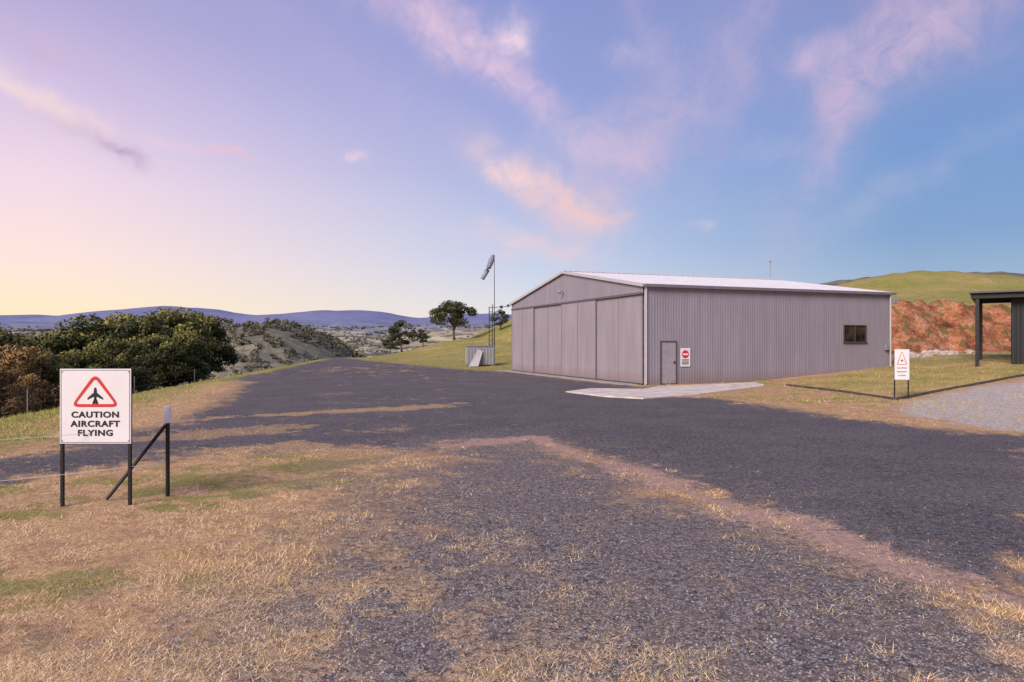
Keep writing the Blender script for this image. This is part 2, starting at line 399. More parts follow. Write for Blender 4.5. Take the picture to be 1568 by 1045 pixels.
def ridge_trees(name,R,n,s,seed,dens):
    m,k,_=R.shape
    fi=rng.uniform(2,m*0.66,n*4); fj=rng.uniform(60,k*0.62,n*4)
    i0=fi.astype(int); j0=fj.astype(int); a=(fi-i0)[:,None]; b=(fj-j0)[:,None]
    p=(R[i0,j0]*(1-b)+R[i0,j0+1]*b)*(1-a)+(R[i0+1,j0]*(1-b)+R[i0+1,j0+1]*b)*a
    kk=fbm(p[:,0],p[:,1],1/(s*28),4,seed)+rng.normal(size=len(p))*0.05>dens
    p=p[kk][:n]; q=12
    d=rng.normal(size=(len(p),q,3)); d/=np.linalg.norm(d,axis=2)[...,None]
    sc=(0.5+rng.random(len(p)))[:,None,None]*s
    C=(p[:,None,:]+np.array([0,0,0.5])*sc+d*sc*np.array([1,1,0.6])*rng.uniform(0.3,1,(len(p),q,1))).reshape(-1,3)
    addobj(name,leaves(C,s*0.55,(0.5+0.4*d[...,2]).ravel()+rng.normal(size=len(C))*0.1,name,leafE))  # upper leaves tinted lighter than lower ones, painted shading
ridge_trees('farmland_trees',R3,2000,3.6,44.0,0.53)
ridge_trees('pastoral_woodland',R2,1600,8.0,48.0,0.53)
# ---------------------------------------------------------------- trees
bark=simple('bark',(0.16,0.12,0.09),0.9,0,0.35,6)
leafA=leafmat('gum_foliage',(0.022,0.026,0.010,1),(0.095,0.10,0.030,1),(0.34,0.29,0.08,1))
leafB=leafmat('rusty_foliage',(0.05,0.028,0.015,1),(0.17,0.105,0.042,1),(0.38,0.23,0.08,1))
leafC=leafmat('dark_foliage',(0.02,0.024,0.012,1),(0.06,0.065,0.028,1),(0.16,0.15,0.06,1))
def make_tree(seed,R,Hh,ncl,per,leaf,mat,low=0.25,flat=0.75,cs=1.0):
    r=np.random.default_rng(seed)
    cl=[]
    while len(cl)<ncl:
        a=r.random()*2*math.pi; q=r.random()**0.45; z=low+(1-low)*r.random()
        zz=(z-low)/(1-low); prof=math.sin(math.pi*min(1,0.20+zz*0.74))**0.55
        c=np.array([math.cos(a)*q*R*prof*0.85,math.sin(a)*q*R*prof*0.85,z*Hh*0.93])
        cl.append((c,R*(0.16+0.20*r.random())*cs))
    P=[];T=[];N=[]
    for c,cr in cl:
        d=r.normal(size=(per,3)); d/=np.linalg.norm(d,axis=1)[:,None]
        rad=cr*(0.45+0.65*r.random(per)**0.5)
        p=c+d*rad[:,None]*np.array([1,1,flat])
        P.append(p); br=r.normal()*0.16; N.append(d)
        T.append(0.12+0.36*(c[2]/Hh)+br+0.26*d[:,2]+r.normal(size=per)*0.13)  # top light and dark undersides painted into leaf tint, plus random variation
    P=np.concatenate(P);T=np.concatenate(T);N=np.concatenate(N)
    lm=leaves(P,leaf,T,'foliage',mat,N)
    mb=MB(); lean=r.normal()*0.05*Hh
    tr=[(0,0,-0.4),(lean*0.3,0.02,Hh*0.2),(lean*0.7,-0.03,Hh*0.42),(lean,0.05,Hh*0.68)]
    mb.tube(tr,[Hh*0.032,Hh*0.024,Hh*0.017,Hh*0.008],8)
    for c,cr in cl[::2]:
        z0=min(Hh*0.6,max(Hh*0.12,c[2]*0.5))
        s=Vector((lean*z0/(Hh*0.68),0,z0)); e=Vector(c); mid=(s+e)/2+Vector((r.normal()*0.05*Hh,r.normal()*0.05*Hh,-0.02*Hh))
        mb.tube([s,mid,e],[Hh*0.011,Hh*0.008,Hh*0.003],5)
    me=bpy.data.meshes.new('trunk'); me.from_pydata(mb.v,[],mb.f); me.materials.append(bark)
    me.polygons.foreach_set('use_smooth',[True]*len(mb.f)); return lm,me,Hh
def plant(name,var,x,y,height,rz=None,wide=1.0,sink=0.0):
    lm,tm,hh=var
    e=empty(name,(x,y,Hs(x,y)-sink),rng.random()*6.28 if rz is None else rz)
    s=height/hh; e.scale=(s*wide,s*wide,s)
    addobj('foliage',lm,e); addobj('trunk_and_limbs',tm,e)
    return e
def topz(py,Yd): return CH+(HY-py)/F*Yd
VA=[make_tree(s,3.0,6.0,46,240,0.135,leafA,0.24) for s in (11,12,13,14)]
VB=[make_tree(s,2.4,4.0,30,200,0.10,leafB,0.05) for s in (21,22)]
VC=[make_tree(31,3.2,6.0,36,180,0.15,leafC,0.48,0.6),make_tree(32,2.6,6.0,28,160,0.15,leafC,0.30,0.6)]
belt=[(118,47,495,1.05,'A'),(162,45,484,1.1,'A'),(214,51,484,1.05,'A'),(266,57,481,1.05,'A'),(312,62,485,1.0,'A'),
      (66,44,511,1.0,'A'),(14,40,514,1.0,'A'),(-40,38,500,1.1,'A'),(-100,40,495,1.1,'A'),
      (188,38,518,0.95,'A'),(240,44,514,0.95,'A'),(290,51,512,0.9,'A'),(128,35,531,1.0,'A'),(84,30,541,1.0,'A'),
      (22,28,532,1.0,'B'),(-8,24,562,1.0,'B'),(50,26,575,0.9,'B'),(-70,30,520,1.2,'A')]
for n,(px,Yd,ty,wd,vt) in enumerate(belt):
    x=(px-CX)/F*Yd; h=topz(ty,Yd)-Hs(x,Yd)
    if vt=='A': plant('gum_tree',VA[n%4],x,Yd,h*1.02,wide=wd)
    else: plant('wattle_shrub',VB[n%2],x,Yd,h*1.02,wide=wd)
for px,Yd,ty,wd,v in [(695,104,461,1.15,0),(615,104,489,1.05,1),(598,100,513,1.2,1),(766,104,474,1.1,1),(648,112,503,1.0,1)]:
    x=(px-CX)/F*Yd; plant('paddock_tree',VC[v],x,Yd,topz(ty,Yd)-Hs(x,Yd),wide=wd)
def scrub(name,n,xr,yr,s,dens=0.5):
    P=[];T=[]
    x=rng.uniform(*xr,n*5); y=rng.uniform(*yr,n*5)
    k=(fbm(x,y,0.02,4,6.0)>dens)&(np.hypot(x,y)>135); x=x[k][:n]; y=y[k][:n]
    z=H(x,y)
    for a,b_,c in zip(x,y,z):
        q=rng.uniform(0.4,1.3)*s; m=24
        d=rng.normal(size=(m,3)); d/=np.linalg.norm(d,axis=1)[:,None]; d*= (0.5+0.5*rng.random(m))[:,None]
        P.append(np.array([a,b_,c+q*0.75])+d*np.array([q*0.9,q*0.9,q*0.75])); T.append(0.45+0.35*d[:,2]+rng.normal()*0.15+rng.normal(size=m)*0.1)  # clump tops tinted lighter, undersides darker: shading put into the colour
    me=leaves(np.concatenate(P),s*0.42,np.concatenate(T),name,leafD); addobj(name,me)
scrub('distant_scrub',5500,(-330,-30),(140,540),1.8,0.36)
scrub('distant_woodland',600,(-330,60),(560,1000),4.0,0.48)
# ---------------------------------------------------------------- HANGAR
ang=math.atan2(0.355,0.935); C0=gp0(988,590)
hangar=empty('aircraft_hangar',(C0[0],C0[1],0),ang)
def clad(name,col,dirt=0.15):
    m,t,b=newmat(name); P=t.n('ShaderNodeTexCoord').outputs['Object']
    mp=t.n('ShaderNodeMapping'); t.put(mp.inputs[0],P); mp.inputs['Scale'].default_value=(1,1,0.12)
    n=t.noise(mp.outputs[0],2.5,5,0.65); n2=t.noise(P,0.5,3,0.5)
    c=t.ramp(n,[(0.3,tuple(v*(1-dirt) for v in col)),(0.7,tuple(v*(1+dirt*0.5) for v in col))])
    c=t.mix(t.rng(n2,0.35,0.7,0,0.22),c,tuple(v*0.7 for v in col)+(1,))
    sx=t.n('ShaderNodeSeparateXYZ'); t.put(sx.inputs[0],P)
    c=t.mix(t.rng(t.math('ADD',sx.outputs[2],t.math('MULTIPLY',n2,-0.5)),0.4,-0.25,0,0.55),c,(0.20,0.12,0.09,1))
    t.put(b.inputs['Base Color'],c); b.inputs['Roughness'].default_value=0.5; b.inputs['Specular IOR Level'].default_value=0.35
    return m
cl_side=clad('steel_cladding',(0.270,0.240,0.283)); cl_door=clad('door_cladding',(0.315,0.275,0.310))
roofm=simple('roof_sheeting',(0.62,0.60,0.62),0.4,0,0.08,1.5); trimm=simple('trim_paint',(0.46,0.43,0.45),0.4,0,0.06)
darkm=simple('dark_steel',(0.03,0.03,0.035),0.5,0,0.2); blk=simple('black_paint',(0.012,0.012,0.014),0.45,0,0.2)
whitem=simple('white_paint',(0.70,0.67,0.69),0.4,0,0.04); redm=simple('red_paint',(0.55,0.03,0.03),0.45,0,0.05)
capm=simple('white_cap',(0.88,0.86,0.86),0.4,0,0.03)
galv=simple('galvanised_steel',(0.32,0.31,0.33),0.45,0.3,0.15,8)
conc=simple('concrete',(0.34,0.30,0.27),0.85,0,0.2,2.5)
glass,tg,bg=newmat('window_glass'); bg.inputs['Roughness'].default_value=0.08
tg.put(bg.inputs['Base Color'],tg.ramp(tg.noise(tg.n('ShaderNodeTexCoord').outputs['Object'],1.2,3),[(0.4,(0.015,0.012,0.01)),(0.6,(0.06,0.045,0.03))]))
def ribs(mb,a,b,z0f,z1f,pitch,depth,axis,off=0.0,mi=0):
    pts=[]
    n=max(1,round((b-a)/pitch)); p=(b-a)/n
    for i in range(n):
        for f,d in ((0,0),(0.55,0),(0.68,depth),(0.87,depth)): pts.append((a+(i+f)*p,d))
    pts.append((b,0)); vs=[];fs=[]
    for q,d in pts:
        for zf in (z0f,z1f):
            z=zf(q) if callable(zf) else zf
            vs.append((q,off-d,z) if axis=='x' else (off-d,q,z))
    for i in range(len(pts)-1):
        f=(2*i,2*i+2,2*i+3,2*i+1); fs.append(f if axis=='x' else f[::-1])
    mb.add(vs,fs,mi)
L=15.6; W=17.5; EH=4.72; RH=6.15
mb=MB()
dx0,dx1,dz1=0.82,1.72,2.08; wx0,wx1,wz0,wz1=12.25,13.85,2.02,2.95
PT,RD=0.15,0.009
ribs(mb,0.06,dx0,-0.3,EH,PT,RD,'x'); ribs(mb,dx0,dx1,dz1,EH,PT,RD,'x')
ribs(mb,dx1,wx0,-0.3,EH,PT,RD,'x'); ribs(mb,wx0,wx1,-0.3,wz0,PT,RD,'x'); ribs(mb,wx0,wx1,wz1,EH,PT,RD,'x'); ribs(mb,wx1,L,-0.3,EH,PT,RD,'x')
mb.obj('side_wall',[cl_side],hangar)
mb=MB(); gz=lambda y: EH+(RH-EH)*(1-abs(y-W/2)/(W/2))-0.02
ribs(mb,0.02,W/2,4.32,gz,0.19,0.012,'y',-0.10); ribs(mb,W/2,W,4.32,gz,0.19,0.012,'y',-0.10)
mb.obj('gable_wall',[cl_side],hangar)
mb=MB()
mb.add([(L,0,-.3),(L,W,-.3),(L,W,EH),(L,W/2,RH-.02),(L,0,EH)],[(0,1,2,3,4)])
mb.add([(0,W,-.3),(L,W,-.3),(L,W,EH),(0,W,EH)],[(1,0,3,2)])
mb.obj('rear_walls',[cl_side],hangar)
ys=[0.16,4.75,9.1,13.4,17.4]; offs=[-0.02,-0.09,-0.02,-0.09]
dfm=simple('door_frame',(0.22,0.19,0.22),0.5)
for i in range(4):
    mb=MB(); a,b_=ys[i],ys[i+1]; o=offs[i]-0.02
    ribs(mb,a,b_,0.06,4.36,0.19,0.006,'y',o)
    mb.box((o-0.03,a,0.06),(o+0.03,a+0.05,4.36),1); mb.box((o-0.03,b_-0.05,0.06),(o+0.03,b_,4.36),1)
    mb.box((o-0.025,a+0.05,0.06),(o-0.003,b_-0.05,0.16),1)
    mb.box((o-0.022,(a+b_)/2-0.02,0.16),(o-0.002,(a+b_)/2+0.02,4.34),1)
    mb.box((o+0.031,a-0.03,0.06),(o+0.04,a+0.02,4.36),2)
    mb.obj('sliding_door_panel',[cl_door,dfm,darkm],hangar)
mb=MB(); mb.box((-0.17,0.0,4.30),(-0.128,W,4.36),0); mb.box((-0.11,0.1,4.37),(0.0,W,4.40),1); mb.box((-0.07,0.05,0.0),(0.02,W-0.02,0.045),1)
mb.obj('door_track',[simple('track_grey',(0.14,0.12,0.14)),darkm],hangar)
mb=MB()
oe=0.12
def roofside(y0,z0,y1,z1,flip):
    pts=[];n=int((L+0.3)/0.35)
    for i in range(n):
        for f,d in ((0,0),(0.6,0),(0.7,0.03),(0.9,0.03)): pts.append((-0.22+(i+f)*(L+0.4)/n,d))
    pts.append((L+0.18,0))
    vs=[];fs=[]
    for q,d in pts: vs+= [(q,y0,z0+d),(q,y1,z1+d)]
    for i in range(len(pts)-1):
        f=(2*i,2*i+2,2*i+3,2*i+1); fs.append(f[::-1] if flip else f)
    mb.add(vs,fs)
sl=(RH-EH)/(W/2)
roofside(-oe,EH-oe*sl+0.05,W/2,RH+0.05,False); roofside(W+oe,EH-oe*sl+0.05,W/2,RH+0.05,True)
mb.box((-0.22,W/2-0.2,RH+0.06),(L+0.18,W/2+0.2,RH+0.10))
mb.obj('roof',[roofm],hangar)
mb=MB()
for y0,y1,z0,z1 in ((-oe,W/2,EH-oe*sl,RH),(W+oe,W/2,EH-oe*sl,RH)):
    x=-0.25
    mb.add([(x,y0,z0-0.07),(x,y1,z1-0.07),(x,y1,z1+0.08),(x,y0,z0+0.08),(x+0.1,y0,z0-0.07),(x+0.1,y1,z1-0.07),(x+0.1,y1,z1+0.08),(x+0.1,y0,z0+0.08)],
           [(0,1,2,3),(7,6,5,4),(0,4,5,1),(3,2,6,7),(0,3,7,4)])
mb.obj('barge_board',[trimm],hangar)
mb=MB(); mb.box((-0.12,-0.26,EH-0.10),(L+0.2,-0.125,EH+0.04)); mb.box((-0.12,-0.25,EH+0.035),(L+0.2,-0.13,EH+0.045),1)
mb.obj('gutter',[simple('gutter_paint',(0.17,0.145,0.165)),roofm],hangar,0.01)
mb=MB(); mb.tube([(0.02,-0.07,EH-0.12),(0.02,-0.07,0.05)],0.035,10); mb.tube([(L-0.1,-0.14,EH-0.12),(L-0.1,-0.14,0.5)],0.045,10)
mb.box((-0.02,-0.03,-0.1),(0.055,0.06,EH-0.02)); mb.obj('downpipe',[trimm],hangar)
mb=MB(); mb.box((L-0.03,-0.05,0),(L+0.03,0.02,EH-0.02)); mb.obj('corner_flashing',[cl_side],hangar)
mb=MB(); mb.box((dx0+0.05,-0.03,0.06),(dx1-0.05,0.01,dz1-0.06),0)
mb.box((dx0,-0.06,0.0),(dx0+0.05,0.0,dz1),1); mb.box((dx1-0.05,-0.06,0.0),(dx1,0.0,dz1),1); mb.box((dx0,-0.06,dz1-0.05),(dx1,0.0,dz1+0.003),1)
mb.box((dx1-0.16,-0.08,1.0),(dx1-0.11,-0.031,1.12),2); mb.box((dx0+0.05,-0.045,0.0),(dx1-0.05,0.02,0.058),1)
mb.obj('personnel_door',[simple('door_paint',(0.30,0.265,0.30),0.4),simple('frame_paint',(0.08,0.07,0.08)),darkm],hangar)
mb=MB(); mb.box((wx0+0.05,0.0,wz0+0.05),(wx1-0.05,0.02,wz1-0.05),0)
for a,b_ in (((wx0,-0.05,wz0),(wx1,0.03,wz0+0.05)),((wx0,-0.05,wz1-0.05),(wx1,0.03,wz1)),((wx0,-0.05,wz0+0.05),(wx0+0.05,0.03,wz1-0.05)),((wx1-0.05,-0.05,wz0+0.05),(wx1,0.03,wz1-0.05)),(((wx0+wx1)/2-0.025,-0.04,wz0+0.05),((wx0+wx1)/2+0.025,-0.001,wz1-0.05))): mb.box(a,b_,1)
mb.box((wx0-0.05,-0.10,wz0-0.04),(wx1+0.05,-0.02,wz0-0.002),1)
mb.obj('window',[glass,simple('window_frame',(0.06,0.05,0.045))],hangar)
mb=MB(); mb.tube([(-0.13,W/2,5.0),(-0.33,W/2,5.05)],0.02,6); mb.tube([(-0.33,W/2,5.1),(-0.42,W/2,4.92)],[0.05,0.12],10); mb.obj('flood_light',[galv],hangar)
mb=MB(); mb.tube([(L-0.5,W/2,RH),(L-0.5,W/2,RH+1.4)],0.02,6); mb.tube([(L-0.5,W/2,RH+1.1),(L-0.5,W/2,RH+1.3)],0.045,8); mb.tube([(L-0.7,W/2,RH+1.25),(L-0.3,W/2,RH+1.3)],0.015,5); mb.obj('roof_antenna',[galv],hangar)
mb=MB(); mb.box((L+0.04,-0.25,4.15),(L+0.3,-0.05,4.4)); mb.box((L-0.45,-0.2,1.6),(L-0.25,-0.04,1.9)); mb.obj('wall_fittings',[galv],hangar,0.01)
mb=MB(); mb.box((-1.0,0.3,-0.1),(-0.19,W+0.6,0.03)); mb.obj('door_threshold_slab',[conc],hangar,0.01)
pad=[gp0(*p) for p in [(866,601),(905,596),(985,597),(1010,593),(1172,586),(1168,593),(1070,605),(985,611.5),(925,608)]]
mb=MB(); n=len(pad)
mb.add([(x,y,0.04) for x,y in pad]+[(x,y,-0.08) for x,y in pad],[tuple(range(n))[::-1]]+[(i,(i+1)%n,n+(i+1)%n,n+i) for i in range(n)])
mb.obj('concrete_pad',[simple('pale_concrete',(0.62,0.54,0.47),0.85,0,0.28,1.6)])
# ---------------------------------------------------------------- signs
def textobj(txt,size,loc,parent,mat,bold=0.012,name='lettering',rot=(math.pi/2,0,0),sp=1.12):
    cu=bpy.data.curves.new(name,'FONT'); cu.body=txt; cu.size=size; cu.align_x='CENTER'; cu.align_y='CENTER'; cu.offset=bold*size; cu.space_character=sp; cu.extrude=0.0008
    o=bpy.data.objects.new(name,cu); scene.collection.objects.link(o)
    bpy.context.view_layer.update()
    me=bpy.data.meshes.new_from_object(o.evaluated_get(bpy.context.evaluated_depsgraph_get()))
    bpy.data.objects.remove(o); me.materials.clear(); me.materials.append(mat)
    o=addobj(name,me,parent,loc,rot); o.scale=(1.1,0.92,1); return o
def tri_ring(mb,cx,cz,w,h,th,y,mi):
    def tri(w,h,dz,k):
        cs=[(-w/2,0),(w/2,0),(0,h)]; out=[]
        for i in range(3):
            p=Vector(cs[i]);a=Vector(cs[i-1]);b=Vector(cs[(i+1)%3])
            p1=p+(a-p).normalized()*k; p2=p+(b-p).normalized()*k
            for s_ in range(6):
                t=s_/5; q=(1-t)**2*p1+2*t*(1-t)*p+t*t*p2; out.append((q.x,q.y+dz))
        return out
    o=tri(w,h,0,0.18*w); ii=tri(w-th*3.4,h-th*2.95,th,0.07*w); n=len(o)
    mb.add([(cx+a,y,cz+b) for a,b in o]+[(cx+a,y,cz+b) for a,b in ii],[(i,(i+1)%n,n+(i+1)%n,n+i) for i in range(n)],mi)
def plane_sil(mb,cx,cz,s,y,mi):
    pts=[(0,0.5),(0.06,0.44),(0.085,0.30),(0.075,0.05),(0.045,-0.28),(0.16,-0.38),(0.15,-0.46),(0,-0.42)]
    pts=pts+[(-a,b) for a,b in pts[-2:0:-1]]
    n=len(pts)
    mb.add([(cx+a*s,y,cz+b*s) for a,b in pts]+[(cx,y,cz)],[(i,(i+1)%n,n) for i in range(n)],mi)
    for sg in (-1,1):
        mb.add([(cx+sg*0.07*s,y,cz+0.22*s),(cx+sg*0.44*s,y,cz-0.10*s),(cx+sg*0.44*s,y,cz-0.20*s),(cx+sg*0.06*s,y,cz-0.02*s)],[(0,1,2,3)],mi)
def caution_sign(name,x,y,w,zb,zt,rz,small=False):
    e=empty(name,(x,y,0 if not small else Hs(x,y)),rz)
    h=zt-zb; mb=MB(); mb.box((-w/2,-0.012,zb),(w/2,0.0,zt)); mb.obj('sign_panel',[whitem],e,0.004)
    mb=MB()
    for sx in (-w/2+0.012,w/2-0.03): mb.box((sx-0.018,0.002,-0.25),(sx+0.018,0.038,zt-0.05))
    mb.obj('sign_posts',[blk],e,0.003)
    mb=MB()
    b_=0.010*(w/0.87)
    X0=w/2-b_*1.4; z0=zb+b_*1.4; z1=zt-b_*1.4; Y_=-0.0145; t_=0.006*w
    for a,c in (((-X0,z0),(X0,z0+t_)),((-X0,z1-t_),(X0,z1)),((-X0,z0+t_),(-X0+t_,z1-t_)),((X0-t_,z0+t_),(X0,z1-t_))):
        mb.add([(a[0],Y_,a[1]),(c[0],Y_,a[1]),(c[0],Y_,c[1]),(a[0],Y_,c[1])],[(0,1,2,3)],1)
    tri_ring(mb,0,zb+h*0.49,w*0.70,h*0.46,w*0.042,-0.0150,0)
    plane_sil(mb,0,zb+h*0.635,w*0.25,-0.0155,1)
    mb.obj('warning_triangle',[redm,blk],e)
    for k,tx in enumerate(('CAUTION','AIRCRAFT','FLYING')):
        textobj(tx,w*0.125,(0,-0.0155,zb+h*(0.385-0.122*k)),e,blk,0.035)
    mb=MB()
    for sx in (-1,1):
        for sz in (0.04,0.96): mb.tube([(sx*(w/2-0.03),-0.012,zb+h*sz),(sx*(w/2-0.03),-0.018,zb+h*sz)],0.008*w/0.87,8)
    mb.obj('bolts',[galv],e)
caution_sign('caution_aircraft_sign',-5.09,8.35,0.87,0.765,1.68,0.0)
sx_,sy_=gp(1381,611)
caution_sign('caution_aircraft_sign',sx_,sy_,0.46,2-(582-HY)/F*sy_-Hs(sx_,sy_),2-(535-HY)/F*sy_-Hs(sx_,sy_),-0.25,True)
e=empty('no_entry_sign',(2.2,-0.045,0),0); e.parent=hangar
mb=MB(); mb.box((-0.28,-0.01,0.85),(0.28,0.0,1.74),0)
n=24; mb.add([(0.2*math.cos(2*math.pi*k/n),-0.013,1.44+0.2*math.sin(2*math.pi*k/n)) for k in range(n)],[tuple(range(n))],1)
mb.add([(-0.15,-0.016,1.40),(0.15,-0.016,1.40),(0.15,-0.016,1.48),(-0.15,-0.016,1.48)],[(0,1,2,3)],0)
for zz in (1.14,1.04,0.95): mb.add([(-0.2,-0.013,zz),(0.2,-0.013,zz),(0.2,-0.013,zz+0.05),(-0.2,-0.013,zz+0.05)],[(0,1,2,3)],2)
mb.obj('sign_plate',[whitem,redm,blk],e)
# ---------------------------------------------------------------- fence end assembly
fe=empty('wire_fence')
px_,py_=-4.49,8.9
mb=MB(); mb.tube([(px_,py_,-0.3),(px_,py_,0.98)],0.026,10,0); mb.tube([(px_,py_,0.955),(px_,py_,1.16),(px_,py_,1.175)],[0.042,0.042,0.03],12,1)
mb.tube([(px_-0.01,py_-0.03,0.93),(-5.12,8.62,0.02)],0.022,8,0)
wp=[(px_,py_),(-6.4,7.3),(-9.5,4.8),(-12.6,2.3)]
for x,y in wp[2:]: mb.tube([(x,y,-0.3),(x,y,1.0)],0.02,8,0)
for z in (0.91,0.44):
    pts=[]
    for (a,b_),(c,d) in zip(wp[:-1],wp[1:]):
        for k in range(6):
            t=k/6; pts.append((a+(c-a)*t,b_+(d-b_)*t,z-0.02*math.sin(math.pi*t)))
    mb.tube(pts,0.0035,5,2)
mb.obj('posts_and_wires',[blk,capm,whitem],fe)
mb=MB(); prev=None
for k in range(10):
    yy=14+k*9.0; xx=-15.6-(yy-18.2)*0.1525
    z=Hs(xx,yy); mb.tube([(xx,yy,z-0.3),(xx,yy,z+0.85)],0.016,6,0)
    if prev:
        for hh in (0.35,0.78): mb.tube([(prev[0],prev[1],prev[2]+hh),(xx,yy,z+hh)],0.002,4,1)
    prev=(xx,yy,z)
mb.obj('boundary_fence',[simple('pale_timber',(0.25,0.22,0.20)),galv])
# ---------------------------------------------------------------- windsock
wx,wy=(757-CX)/F*60,60.0; wz=Hs(wx,wy)
ws=empty('windsock',(wx,wy,wz)); tp=topz(391,60)-wz
mb=MB(); mb.tube([(0,0,-0.2),(0,0,tp*0.5),(0,0,tp)],[0.05,0.035,0.025],10)
mb.tube([(0,0,tp),(-0.10,0,tp+0.04)],0.015,6)
mb.obj('pole',[darkm],ws)
mb=MB(); N=14; pts=[];rad=[]
for k in range(14):
    f=k/13; pts.append((-0.10-0.98*f+0.10*math.sin(f*3.1),0.0,tp+0.03-2.15*f)); rad.append(0.10+0.17*math.sin(min(1,f*4)*math.pi/2)*(1-0.55*f))
mb.tube(pts,rad,N,0,False); o=mb.obj('sock',[simple('sock_fabric',(0.26,0.25,0.31),0.8,0,0.3,1.5)],ws,smooth=True)
mb=MB()
for dx,top in ((-0.45,5.0),(-0.16,5.2)): mb.tube([(dx,-0.3,-0.2),(dx,-0.3,top)],0.035,8)
for k in range(11): mb.tube([(-0.45,-0.3,0.4+k*0.42),(-0.16,-0.3,0.4+k*0.42)],0.018,6)
mb.tube([(-0.5,-0.3,4.9),(1.3,-0.3,5.05)],0.03,6); mb.tube([(-0.5,-0.3,4.5),(0.6,-0.3,4.6)],0.02,6); mb.box((0.5,-0.4,4.85),(0.75,-0.2,5.1)); mb.box((1.1,-0.4,5.0),(1.35,-0.2,5.2))
e=empty('ladder_mast',(wx,wy,wz)); mb.obj('frame',[darkm],e)
tx,ty=(735-CX)/F*57.5,57.5; e=empty('fuel_tank',(tx,ty,Hs(tx,ty)),0.15)
mb=MB()
mb.box((-1.15,-0.7,0.12),(1.15,0.8,1.62))
for k in range(9): mb.box((-1.1+k*0.262,-0.735,0.2),(-1.1+k*0.262+0.1,-0.702,1.55))
for k in range(5): mb.box((-1.185,-0.6+k*0.3,0.2),(-1.152,-0.6+k*0.3+0.12,1.55))
mb.obj('tank_body',[galv],e,0.03)
mb=MB(); mb.box((-1.2,-0.76,1.625),(1.2,0.85,1.70)); mb.tube([(0.7,0,1.70),(0.7,0,1.98)],0.12,12); mb.tube([(-0.6,-0.2,1.70),(-0.6,-0.2,2.1),(-0.6,-0.45,2.15)],0.03,8); mb.box((-1.1,-0.6,-0.1),(-0.9,0.7,0.118)); mb.box((0.9,-0.6,-0.1),(1.1,0.7,0.118)); mb.obj('lid_and_skids',[simple('lid_grey',(0.2,0.2,0.22))],e,0.01)
mb=MB(); mb.add([(-1.1,-1.5,0.02),(-0.3,-1.5,0.02),(0.15,-0.8,1.25),(-0.25,-0.8,1.4),(-1.1,-1.46,0.02),(-0.3,-1.46,0.02),(0.15,-0.76,1.25),(-0.25,-0.76,1.4)],[(0,1,2,3),(7,6,5,4),(0,4,5,1),(1,5,6,2),(2,6,7,3),(3,7,4,0)]); mb.obj('leaning_cover',[trimm],e)
# ---------------------------------------------------------------- carport on right
cz=Hs(22.5,33)
e=empty('carport_shed',(22.5,33,cz),math.radians(-36))
rt=topz(448,33)-cz
mb=MB()
mb.box((-0.08,-0.08,-0.5),(0.08,0.08,rt-0.3)); mb.box((-0.08,5.0,-0.3),(0.08,5.16,rt-0.3)); mb.box((7.9,-0.08,-1.0),(8.06,0.08,rt-0.3))
mb.box((-0.25,-0.12,rt-0.3),(8.2,-0.02,rt-0.06)); mb.box((-0.25,5.1,rt-0.3),(8.2,5.2,rt-0.06)); mb.box((-0.25,-0.02,rt-0.3),(-0.17,5.1,rt-0.07))
mb.obj('frame',[blk],e,0.008)
mb=MB(); mb.box((-0.32,-0.35,rt-0.055),(8.4,5.4,rt+0.03)); mb.obj('roof',[simple('shed_roof',(0.10,0.095,0.105))],e,0.01)
mb=MB(); ribs(mb,1.35,8.0,-0.8,rt-0.31,0.19,0.02,'x',0.6); ribs(mb,0.6,5.1,-0.8,rt-0.31,0.19,0.02,'y',1.35); mb.obj('walls',[simple('dark_cladding',(0.014,0.015,0.020),0.6)],e)
# ---------------------------------------------------------------- lawn edging
tim=simple('timber_sleeper',(0.08,0.065,0.06),0.8,0,0.3,4)
ep=[gp(1205,591),gp(1290,601),gp(1371,613),gp(1450,598),gp(1568,576),(26,30.2)]
mb=MB()
for (a,b_),(c,d) in zip(ep[:-1],ep[1:]):
    n=max(1,int(math.hypot(c-a,d-b_)/2.2))
    for k in range(n):
        p=Vector((a+(c-a)*k/n,b_+(d-b_)*k/n,0)); q=Vector((a+(c-a)*(k+1)/n-0.0,b_+(d-b_)*(k+1)/n,0)); dr_=(q-p).normalized(); q=q-dr_*0.015; nn=Vector((-dr_.y,dr_.x,0))*0.04
        z0=Hs(p.x,p.y);z1=Hs(q.x,q.y)
        vs=[]
        for P_,z in ((p,z0),(q,z1)):
            for s_ in (-1,1):
                for zz in (-0.1,0.08): vs.append((P_.x+nn.x*s_,P_.y+nn.y*s_,z+zz))
        mb.add(vs,[(0,1,3,2),(4,6,7,5),(0,4,5,1),(2,3,7,6),(1,5,7,3)])
mb.obj('lawn_edging',[tim])
mb=MB(); r_=random.Random(3)
rk=simple('pale_rock',(0.46,0.38,0.33),0.9,0,0.25,4)
for k in range(60):
    X_=r_.uniform(23.5,30); Y_=42.5+(X_-24)*0.3+r_.uniform(-1.0,2.8); s_=r_.uniform(0.10,0.42); z=Hs(X_,Y_)
    vs=[]
    for a in range(3):
        for b_ in range(6):
            rad=s_*(0.95,0.85,0.35)[a]*r_.uniform(0.75,1.15); an=b_*math.pi/3+a*0.3
            vs.append((X_+rad*math.cos(an),Y_+rad*math.sin(an),z-0.05+s_*(0,0.4,0.75)[a]))
    fs=[(a*6+b_,a*6+(b_+1)%6,a*6+6+(b_+1)%6,a*6+6+b_) for a in range(2) for b_ in range(6)]+[(12,13,14,15,16,17)]
    mb.add(vs,fs)
mb.obj('rock_pile',[rk])
